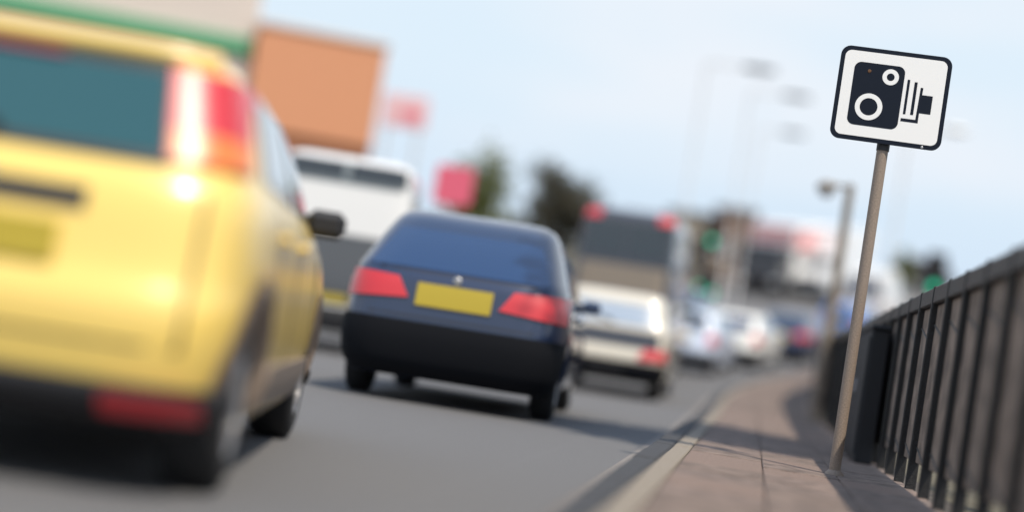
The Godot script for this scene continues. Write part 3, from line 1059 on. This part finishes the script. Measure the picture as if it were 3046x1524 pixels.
func build_traffic() -> void:
	# the nearest: a yellow hatchback, its tail towards us
	var yellow := paint(lin(0.83, 0.6, 0.15), 0.35)
	yellow.clearcoat_roughness = 0.23
	vehicle("yellow_hatchback", "yellow hatchback nearest the camera with tall red and amber tail lights", "car", Vector3(-2.62, 0, -6.31), deg_to_rad(11.0), 0.0, hatch_style(yellow, {
		"scale": Vector3(1.0, 0.965, 1.0), "glass": M.glass_green_reflection, "side_glass": M.glass, "mirror_paint": M.black, "axles": [1.34, -1.2], "bumper": [0.19, 0.33], "arch": grainy(lin(0.4, 0.31, 0.25), 0.6, 2.0, 0.1, 1), "power": 8.0,
		"rear_window": [Vector2(-0.5, 1.0), Vector2(0.5, 1.0), Vector2(0.45, 1.262), Vector2(-0.45, 1.262)],
		"tail_lights": [[[Vector2(0.515, 0.99), Vector2(0.735, 0.99), Vector2(0.66, 1.285), Vector2(0.46, 1.285)], M.red, [Vector2(0.52, 0.995), Vector2(0.73, 0.995), Vector2(0.706, 1.09), Vector2(0.503, 1.09)], M.amber]],
		"recess": rect(-0.3, 0.80, 0.32, 0.87), "plate": rect(-0.26, 0.64, 0.26, 0.76), "reflectors": [[Vector2(0.46, 0.235), Vector2(0.7, 0.235), Vector2(0.7, 0.295), Vector2(0.46, 0.295)]],
		"spoiler": 1.325, "rear_seams": [rect(-0.66, 0.44, -0.65, 0.9), rect(0.65, 0.44, 0.66, 0.9), rect(-0.66, 0.435, 0.66, 0.445)], "badge": true, "wiper": true,
		"rear_bands": [["window_seal", [Vector2(-0.53, 0.968), Vector2(0.53, 0.968), Vector2(0.475, 1.295), Vector2(-0.475, 1.295)], M.rubber]], "high_light": [Vector2(-0.14, 1.266), Vector2(0.14, 1.266), Vector2(0.14, 1.284), Vector2(-0.14, 1.284)],
		"side_bands": [["sill_light_band", [Vector2(-0.82, 0.23), Vector2(0.9, 0.23), Vector2(0.9, 0.4), Vector2(-0.82, 0.4)], M.tan_steel]]}))  # tan sill and arches carry the light caught low on the flank
	# dark blue saloon in the same lane, red lights and a yellow plate
	var blue := paint(lin(0.008, 0.021, 0.065), 0.35, 0.1)
	vehicle("blue_saloon", "dark blue saloon with wide red tail lights ahead of the yellow hatchback", "car", Vector3(-2.5, 0, -14.93), deg_to_rad(3.5), 0.0, saloon_style(blue, {
		"scale": Vector3(1.04, 1.09, 1.0), "glass": M.glass_blue, "plate": rect(-0.3, 0.77, 0.3, 0.95), "rear_seams": [rect(-0.78, 1.035, 0.78, 1.045), rect(-0.8, 0.675, 0.8, 0.685)], "badge": true, "bumper": [0.2, 0.64], "bumper_paint": M.soft_black,
		"tail_lights": [[[Vector2(0.36, 0.82), Vector2(0.88, 0.78), Vector2(0.875, 1.0), Vector2(0.46, 0.98)], M.red]]}))
	var cream := paint(lin(0.62, 0.58, 0.5), 0.4)
	vehicle("cream_hatchback", "cream hatchback between the blue saloon and the dark topped van", "car", on_road(24.9, -2.02), 0.0, slope(24.9), hatch_style(cream, {
		"scale": Vector3(1.0, 1.04, 1.0), "glass": M.glass, "rear_window_paint": M.glass_sky, "bumper": [0.22, 0.5], "bumper_paint": M.soft_black, "plate": rect(-0.26, 0.34, 0.26, 0.44), "plate_off": 0.045, "plate_paint": M.black, "rear_bands": [["tailgate_panel", rect(-0.78, 0.7, 0.78, 0.93), M.dark_paint]], "tail_lights": [[[Vector2(0.42, 0.55), Vector2(0.8, 0.56), Vector2(0.79, 0.7), Vector2(0.5, 0.69)], M.red]]}))
	var beige := paint(lin(0.22, 0.175, 0.13), 0.5)
	vehicle("brown_van", "tall brown van with a black upper half and red top corner lamps", "van", on_road(32.4, -2.5), deg_to_rad(-2.0), slope(32.4), van_style(M.dark_paint, {
		"scale": Vector3(0.98, 1.16, 1.0),
		"side_bands": [["brown_side_panel", rect(-1.5, 1.42, 2.2, 2.04), beige]],
		"rear_panes": [[Vector2(-0.88, 2.2), Vector2(-0.03, 2.2), Vector2(-0.03, 2.8), Vector2(-0.8, 2.8)], [Vector2(0.03, 2.2), Vector2(0.88, 2.2), Vector2(0.8, 2.8), Vector2(0.03, 2.8)]],
		"tail_lights": [[[Vector2(0.52, 2.84), Vector2(0.82, 2.84), Vector2(0.78, 3.0), Vector2(0.52, 3.0)], M.red], [[Vector2(0.82, 0.85), Vector2(0.93, 0.85), Vector2(0.92, 1.3), Vector2(0.82, 1.3)], M.red]],
		"rear_bands": [["brown_door_panel", rect(-0.92, 1.42, 0.92, 2.04), beige], ["lower_door_panel", rect(-0.92, 0.75, 0.92, 1.4), paint(lin(0.7, 0.67, 0.62), 0.5)]], "plate_off": 0.03, "plate": rect(-0.26, 0.8, 0.26, 0.92)}))
	var white := paint(lin(0.76, 0.76, 0.76), 0.4)
	vehicle("white_van", "white high roofed van with a grey band under its roof and dark grey lower half", "van", on_road(24.0, -6.1), deg_to_rad(9.0), slope(24.0), van_style(white, {
		"scale": Vector3(1.02, 1.03, 0.85), "side_bands": [["lower_side_panel", rect(-1.7, 0.66, 1.9, 1.6), M.grey_paint]], "rear_bands": [["lower_door_panel", rect(-0.96, 0.66, 0.96, 1.62), M.grey_paint], ["roof_band", [Vector2(-0.9, 2.3), Vector2(0.9, 2.3), Vector2(0.82, 2.7), Vector2(-0.82, 2.7)], mat(lin(0.16, 0.19, 0.21), 0.5)]],
		"rear_panes": [[Vector2(-0.84, 2.36), Vector2(-0.05, 2.36), Vector2(-0.05, 2.6), Vector2(-0.8, 2.6)], [Vector2(0.05, 2.36), Vector2(0.84, 2.36), Vector2(0.8, 2.6), Vector2(0.05, 2.6)]],
		"tail_lights": [[[Vector2(0.88, 0.85), Vector2(1.0, 0.85), Vector2(1.0, 1.3), Vector2(0.88, 1.3)], M.red]]}))
	var grp := {"group": "cars queuing up the hill"}
	var pale_blue := paint(lin(0.62, 0.7, 0.86), 0.4)
	vehicle("pale_blue_hatchback", "pale blue hatchback behind the small bright white one", "car", on_road(38.9, -1.5), -bend(39), slope(39), hatch_style(pale_blue, grp))
	vehicle("white_hatchback", "small bright white hatchback close to the kerb", "car", on_road(44.9, -0.45), -bend(45), slope(45), hatch_style(paint(lin(0.85, 0.85, 0.82), 0.4), {"group": "cars queuing up the hill", "glass": M.glass_blue}))
	vehicle("grey_blue_saloon", "grey blue saloon in the left lane past the pale blue hatchback", "car", on_road(57.1, -2.35), -bend(57), slope(57), saloon_style(paint(lin(0.1, 0.15, 0.23), 0.4), grp))
	vehicle("navy_saloon", "navy saloon with a yellow plate seen left of the old lamp post", "car", on_road(52.2, 1.05), -bend(52), slope(52), saloon_style(paint(lin(0.02, 0.035, 0.1), 0.4), {"group": "cars queuing up the hill", "scale": Vector3(0.97, 1.0, 1.0), "plate": rect(-0.3, 0.7, 0.3, 0.86)}))
	vehicle("white_estate_van", "white van with blue windows between the sign pole and the fence", "van", on_road(80.0, 5.1), -bend(80), slope(80), van_style(paint(lin(0.85, 0.85, 0.85), 0.4), {"glass": M.glass_blue, "scale": Vector3(0.98, 0.95, 0.95)}))
	vehicle("blue_hatchback", "mid blue hatchback seen between the old lamp post and the sign pole", "car", on_road(66.0, 3.4), -bend(66), slope(66), hatch_style(paint(lin(0.1, 0.2, 0.5), 0.4), {"group": "cars queuing up the hill", "scale": Vector3(1.05, 1.1, 1.0)}))
	lorry("white lorry with red striped box body coming down the hill", 88.0, 0.55, true)
	lorry("plain white lorry behind the old lamp post on the hill", 90.0, 3.15, false)

func lorry(label: String, d: float, x: float, striped: bool) -> void:
	var t := thing("lorry", label, "lorry", on_road(d, x), PI - bend(d), "lorries coming down the hill", -slope(d))
	var w := 2.5
	var wm := paint(lin(0.88, 0.88, 0.88), 0.4)
	var cabm := paint(lin(0.02, 0.022, 0.03), 0.4) if striped else wm
	# cab: side profile extruded across
	var prof := PackedVector2Array([Vector2(0.0, 0.55), Vector2(1.9, 0.55), Vector2(1.92, 1.3), Vector2(1.82, 1.5), Vector2(1.5, 2.45), Vector2(1.35, 2.6), Vector2(0.0, 2.62)])
	var st := mb()
	prism(st, prof, -w / 2 + 0.08, w / 2 - 0.08)
	var cab := obj("cab", done(st), cabm, t)
	cab.rotation.y = PI / 2          # profile x becomes -z, the lorry's front
	cab.position.z = -1.6
	var slant := Basis(Vector3.RIGHT, -atan2(0.32, 0.95))
	obj("windscreen", box_mesh(Vector3(2.1, 0.86, 0.03), 0.01, Vector3(0, 1.99, -3.275), Basis(Vector3.RIGHT, atan2(0.32, 0.95) * -1.0)), M.glass, t)
	for s in [-1.0, 1.0]:
		obj("side_window", box_mesh(Vector3(0.03, 0.7, 0.8), 0.01, Vector3(s * (w / 2 - 0.075), 1.95, -2.45)), M.glass, t)
		obj("headlight", box_mesh(Vector3(0.4, 0.2, 0.05), 0.02, Vector3(s * 0.88, 0.86, -3.53)), M.clear, t)
		obj("door_mirror", box_mesh(Vector3(0.2, 0.4, 0.1), 0.03, Vector3(s * 1.34, 1.95, -3.0)), M.black, t)
	obj("bumper", box_mesh(Vector3(w - 0.1, 0.42, 0.2), 0.05, Vector3(0, 0.5, -3.48)), M.black, t)
	obj("grille", box_mesh(Vector3(1.2, 0.35, 0.04), 0.01, Vector3(0, 1.08, -3.515)), M.black, t)
	var bodyb := obj("cargo_box", box_mesh(Vector3(w, 2.75, 5.6), 0.04, Vector3(0, 2.3, 1.3)), wm, t)
	obj("chassis", box_mesh(Vector3(0.9, 0.3, 7.0), 0.02, Vector3(0, 0.75, 0.4)), M.black, t)
	if striped:
		for k in 4:
			obj("red_stripe", box_mesh(Vector3(2.3, 0.1, 0.02), 0.004, Vector3(0, 2.82 + k * 0.23, -1.508)), M.red, bodyb)
		for s in [-1.0, 1.0]:
			obj("red_band", box_mesh(Vector3(0.02, 0.8, 5.2), 0.004, Vector3(s * (w / 2 + 0.008), 2.9, 1.3)), M.red, bodyb)
	for z in [-2.5, 2.2]:
		for s in [-1.0, 1.0]:
			wheel(t, s * (w / 2 - 0.16), z, 0.48, s)

func build_surroundings() -> void:
	# old short lamp post on the pavement
	var d := 22.0
	var t := thing("lamp_post", "short tan lamp post with a bowl lantern just left of the sign pole", "lamp post", Vector3(0.87, gy(d) + 0.128, -d))
	obj("post", tube_mesh([Vector3(0, -0.1, 0), Vector3(0, 1.1, 0), Vector3(0, 1.16, 0), Vector3(0, 3.06, 0), Vector3(0, 3.11, 0)], [0.085, 0.08, 0.064, 0.056, 0.05], 16), M.lamp_post, t)
	obj("arm", tube_mesh([Vector3(0, 3.06, 0), Vector3(-0.15, 3.08, 0), Vector3(-0.3, 3.06, 0)], [0.022, 0.022, 0.02], 8), M.lamp_post, t)
	var st := mb(true)
	lathe_y(st, [Vector2(0.0, 0.1), Vector2(0.05, 0.09), Vector2(0.1, 0.06), Vector2(0.14, 0.0), Vector2(0.13, -0.015), Vector2(0.0, -0.02)], Vector3(-0.3, 3.02, 0), 20)
	var lan := obj("lantern_shade", done(st), M.lamp_post, t)
	st = mb(true)
	lathe_y(st, [Vector2(0.11, 0.0), Vector2(0.1, -0.06), Vector2(0.05, -0.1), Vector2(0.0, -0.11)], Vector3(-0.3, 3.002, 0), 20)
	obj("lantern_bowl", done(st), M.clear, lan)

	street_lamp("tall street lamp whose dark head is the highest and leftmost of the row", 57.0, -3.13, 9.25, 1.3, M.lamp_dark)
	street_lamp("tall street lamp with the dark head that stands second highest", 66.0, -1.75, 9.2, 1.3, M.lamp_dark)
	street_lamp("tall street lamp with the dark head lowest of the three in a row", 78.0, -1.35, 8.2, 1.0, M.lamp_dark)
	street_lamp("thin tall street lamp rising behind the camera sign with a white head", 50.0, 3.42, 7.45, 1.0, M.lamp_white, 0.7)

	traffic_light("green traffic light on a tall post at the island left of the lorries", 60.0, -2.15, 3.55)
	traffic_light("green traffic light on a low post under the tall one, right of the two", 62.5, -1.95, 1.55, 0.8)
	traffic_light("green traffic light on a low post under the tall one, left of the two", 63.5, -2.5, 1.65, 0.8)
	traffic_light("green traffic light standing above the panel fence on the right", 57.0, 5.42, 3.2, 1.25)

	# the retail shed with the orange end
	var wwall := grainy(lin(0.82, 0.72, 0.66), 0.8, 0.3, 0.1, 1)
	var orange := grainy(lin(0.8, 0.36, 0.19), 0.6, 0.3, 0.1, 1)
	var brown := grainy(lin(0.5, 0.2, 0.1), 0.8, 0.5, 0.3, 2)
	var green := grainy(lin(0.12, 0.42, 0.22), 0.5, 0.3, 0.1, 0)
	t = thing("retail_building", "large retail building with an orange end block and a green band on white", "building", Vector3(-28.5, gy(63.0) - 0.1, -63.0), deg_to_rad(20.0))
	wall_block(t, "wall", -12.0, 7.0, 0.0, 12.0, -14.0, 0.0, wwall)
	wall_block(t, "parapet", -12.1, 7.1, 12.003, 12.4, -14.1, 0.1, M.kerb)
	wall_block(t, "green_fascia", -11.5, 6.9, 8.2, 8.95, 0.003, 0.25, green)
	wall_block(t, "end_block_wall", 7.02, 12.3, 0.0, 5.3, -12.0, 0.6, brown)
	wall_block(t, "orange_end_block", 7.02, 12.3, 5.303, 9.5, -12.0, 0.75, orange)
	wall_block(t, "end_block_coping", 6.96, 12.4, 9.503, 9.7, -12.1, 0.85, wwall)
	for k in 6:
		window(t, -10.2 + k * 2.9, 4.2, 2.0, 1.8, 0.0, M.lamp_white)
	for k in 2:
		window(t, 8.6 + k * 2.6, 2.1, 1.9, 2.4, 0.6, M.lamp_dark)
	var door := wall_block(t, "entrance_door", -4.0, -1.4, 0.0, 2.5, 0.003, 0.1, M.glass)
	obj("door_frame", box_mesh(Vector3(2.9, 0.15, 0.2), 0.02, Vector3(-2.7, 2.6, 0.1)), M.lamp_white, door)

	# pale pink sign board on legs in front of it
	d = 60.0
	t = thing("sign_board", "pale pink advertising board raised on two posts beside the orange building", "sign board", Vector3(-14.0, gy(d), -d))
	obj("board", box_mesh(Vector3(1.7, 1.2, 0.12), 0.02, Vector3(0, 6.35, 0)), mat(lin(0.78, 0.5, 0.52), 0.5), t)
	obj("board_panel", box_mesh(Vector3(0.7, 0.45, 0.02), 0.004, Vector3(0.25, 6.2, 0.068)), mat(lin(0.75, 0.2, 0.25), 0.5), t)
	for s in [-0.6, 0.6]:
		obj("post", tube_mesh([Vector3(s, -0.1, 0), Vector3(s, 5.76, 0)], [0.06, 0.06], 10), M.galv, t)

	# red board on the island
	d = 36.0
	t = thing("red_sign_board", "plain red square board on a post to the right of the white van", "sign board", Vector3(-7.05, gy(d), -d))
	obj("board", prism_mesh(round_rect(-0.42, 2.9, 0.42, 3.75, 0.1, 5), -0.03, 0.03), mat(lin(0.72, 0.12, 0.19), 0.5), t)
	obj("post", tube_mesh([Vector3(0, -0.1, -0.08), Vector3(0, 3.7, -0.08)], [0.05, 0.05], 10), M.galv, t)

	# small shops at the top of the hill
	var names := [["cream single storey shop at the top of the hill", 96.0, -4.9, 2.5, 3.2, lin(0.45, 0.4, 0.33)], ["brown brick shop at the hilltop left of the striped lorry", 97.5, -2.35, 2.3, 3.7, lin(0.24, 0.13, 0.08)], ["pink rendered shop low at the hilltop by the green signals", 99.0, -7.6, 2.6, 2.6, lin(0.5, 0.28, 0.26)]]
	for s in names:
		t = thing("shop", s[0], "building", Vector3(s[2], gy(s[1]) - 0.2, -s[1]), 0.0, "small shops on the hilltop")
		wall_block(t, "wall", -s[3] / 2, s[3] / 2, 0, s[4], -6, 0, grainy(s[5], 0.9, 0.8, 0.3, 1))
		wall_block(t, "roof", -s[3] / 2 - 0.1, s[3] / 2 + 0.1, s[4] + 0.003, s[4] + 0.2, -6.1, 0.15, M.sign_back)
		window(t, -s[3] * 0.2, 1.5, s[3] * 0.42, 1.2, 0.0, M.lamp_white)
		wall_block(t, "door", s[3] * 0.15, s[3] * 0.42, 0.0, 2.05, 0.003, 0.06, M.lamp_dark)
	# grey house beyond the crest on the right
	t = thing("grey_house", "grey house with a slate gable roof seen over the panel fence", "building", Vector3(11.3, gy(128.0) - 0.2, -128.0))
	wall_block(t, "wall", -2.2, 2.2, 0, 2.3, -7, 0, grainy(lin(0.2, 0.2, 0.22), 0.9, 0.5, 0.3, 2))
	st = mb()
	prism(st, PackedVector2Array([Vector2(-2.5, 2.303), Vector2(2.5, 2.303), Vector2(1.4, 3.9), Vector2(-1.6, 3.9)]), -7.2, 0.2)
	obj("roof", done(st), grainy(lin(0.1, 0.1, 0.12), 0.8, 0.6, 0.3, 0), t)
	window(t, -1.0, 1.3, 1.1, 1.1, 0.0, M.lamp_white)
	window(t, 1.0, 1.3, 1.1, 1.1, 0.0, M.lamp_white)

	# trees
	tree("added_shade_tree", "olive green roadside tree between the pink van lamp and the dark tree", Vector3(-10.9, gy(60.0), -60.0), 2.2, Vector3(0, 3.4, 0), Vector3(1.35, 2.2, 1.3), M.leaf_olive, 2600, 0.13, 21)
	tree("added_shade_tree", "dark bushy tree left of the brown van's roof", Vector3(-8.0, gy(62.0), -62.0), 1.6, Vector3(0, 3.6, 0), Vector3(1.55, 1.6, 1.4), M.leaf_dark, 3000, 0.14, 22)
	tree("added_shade_tree", "low dark bush behind the blue saloon's roof", Vector3(-10.4, gy(66.0), -66.0), 0.6, Vector3(0, 1.7, 0), Vector3(1.9, 1.2, 1.2), M.leaf_dark, 2600, 0.13, 25)
	tree("added_shade_tree", "low olive brown bush between the olive tree and the dark tree", Vector3(-9.5, gy(64.0), -64.0), 0.6, Vector3(0, 1.9, 0), Vector3(1.5, 1.5, 1.2), M.leaf_brown, 2600, 0.13, 26)
	tree("added_shade_tree", "small olive tree on the hill beside the grey house", Vector3(9.2, gy(120.0), -120.0), 0.8, Vector3(0, 1.8, 0), Vector3(1.0, 1.5, 1.0), M.leaf_olive, 1500, 0.13, 23)
	tree("added_shade_tree", "added unseen tree beyond the fence shaped to shade the pavement and road", Vector3(2.7, 0, -10.4), 5.2, Vector3(0.1, 8.2, 0), Vector3(1.6, 1.7, 1.5), M.leaf_green, 16000, 0.14, 24)  # added out of view, crown shaped to cast the dark band across
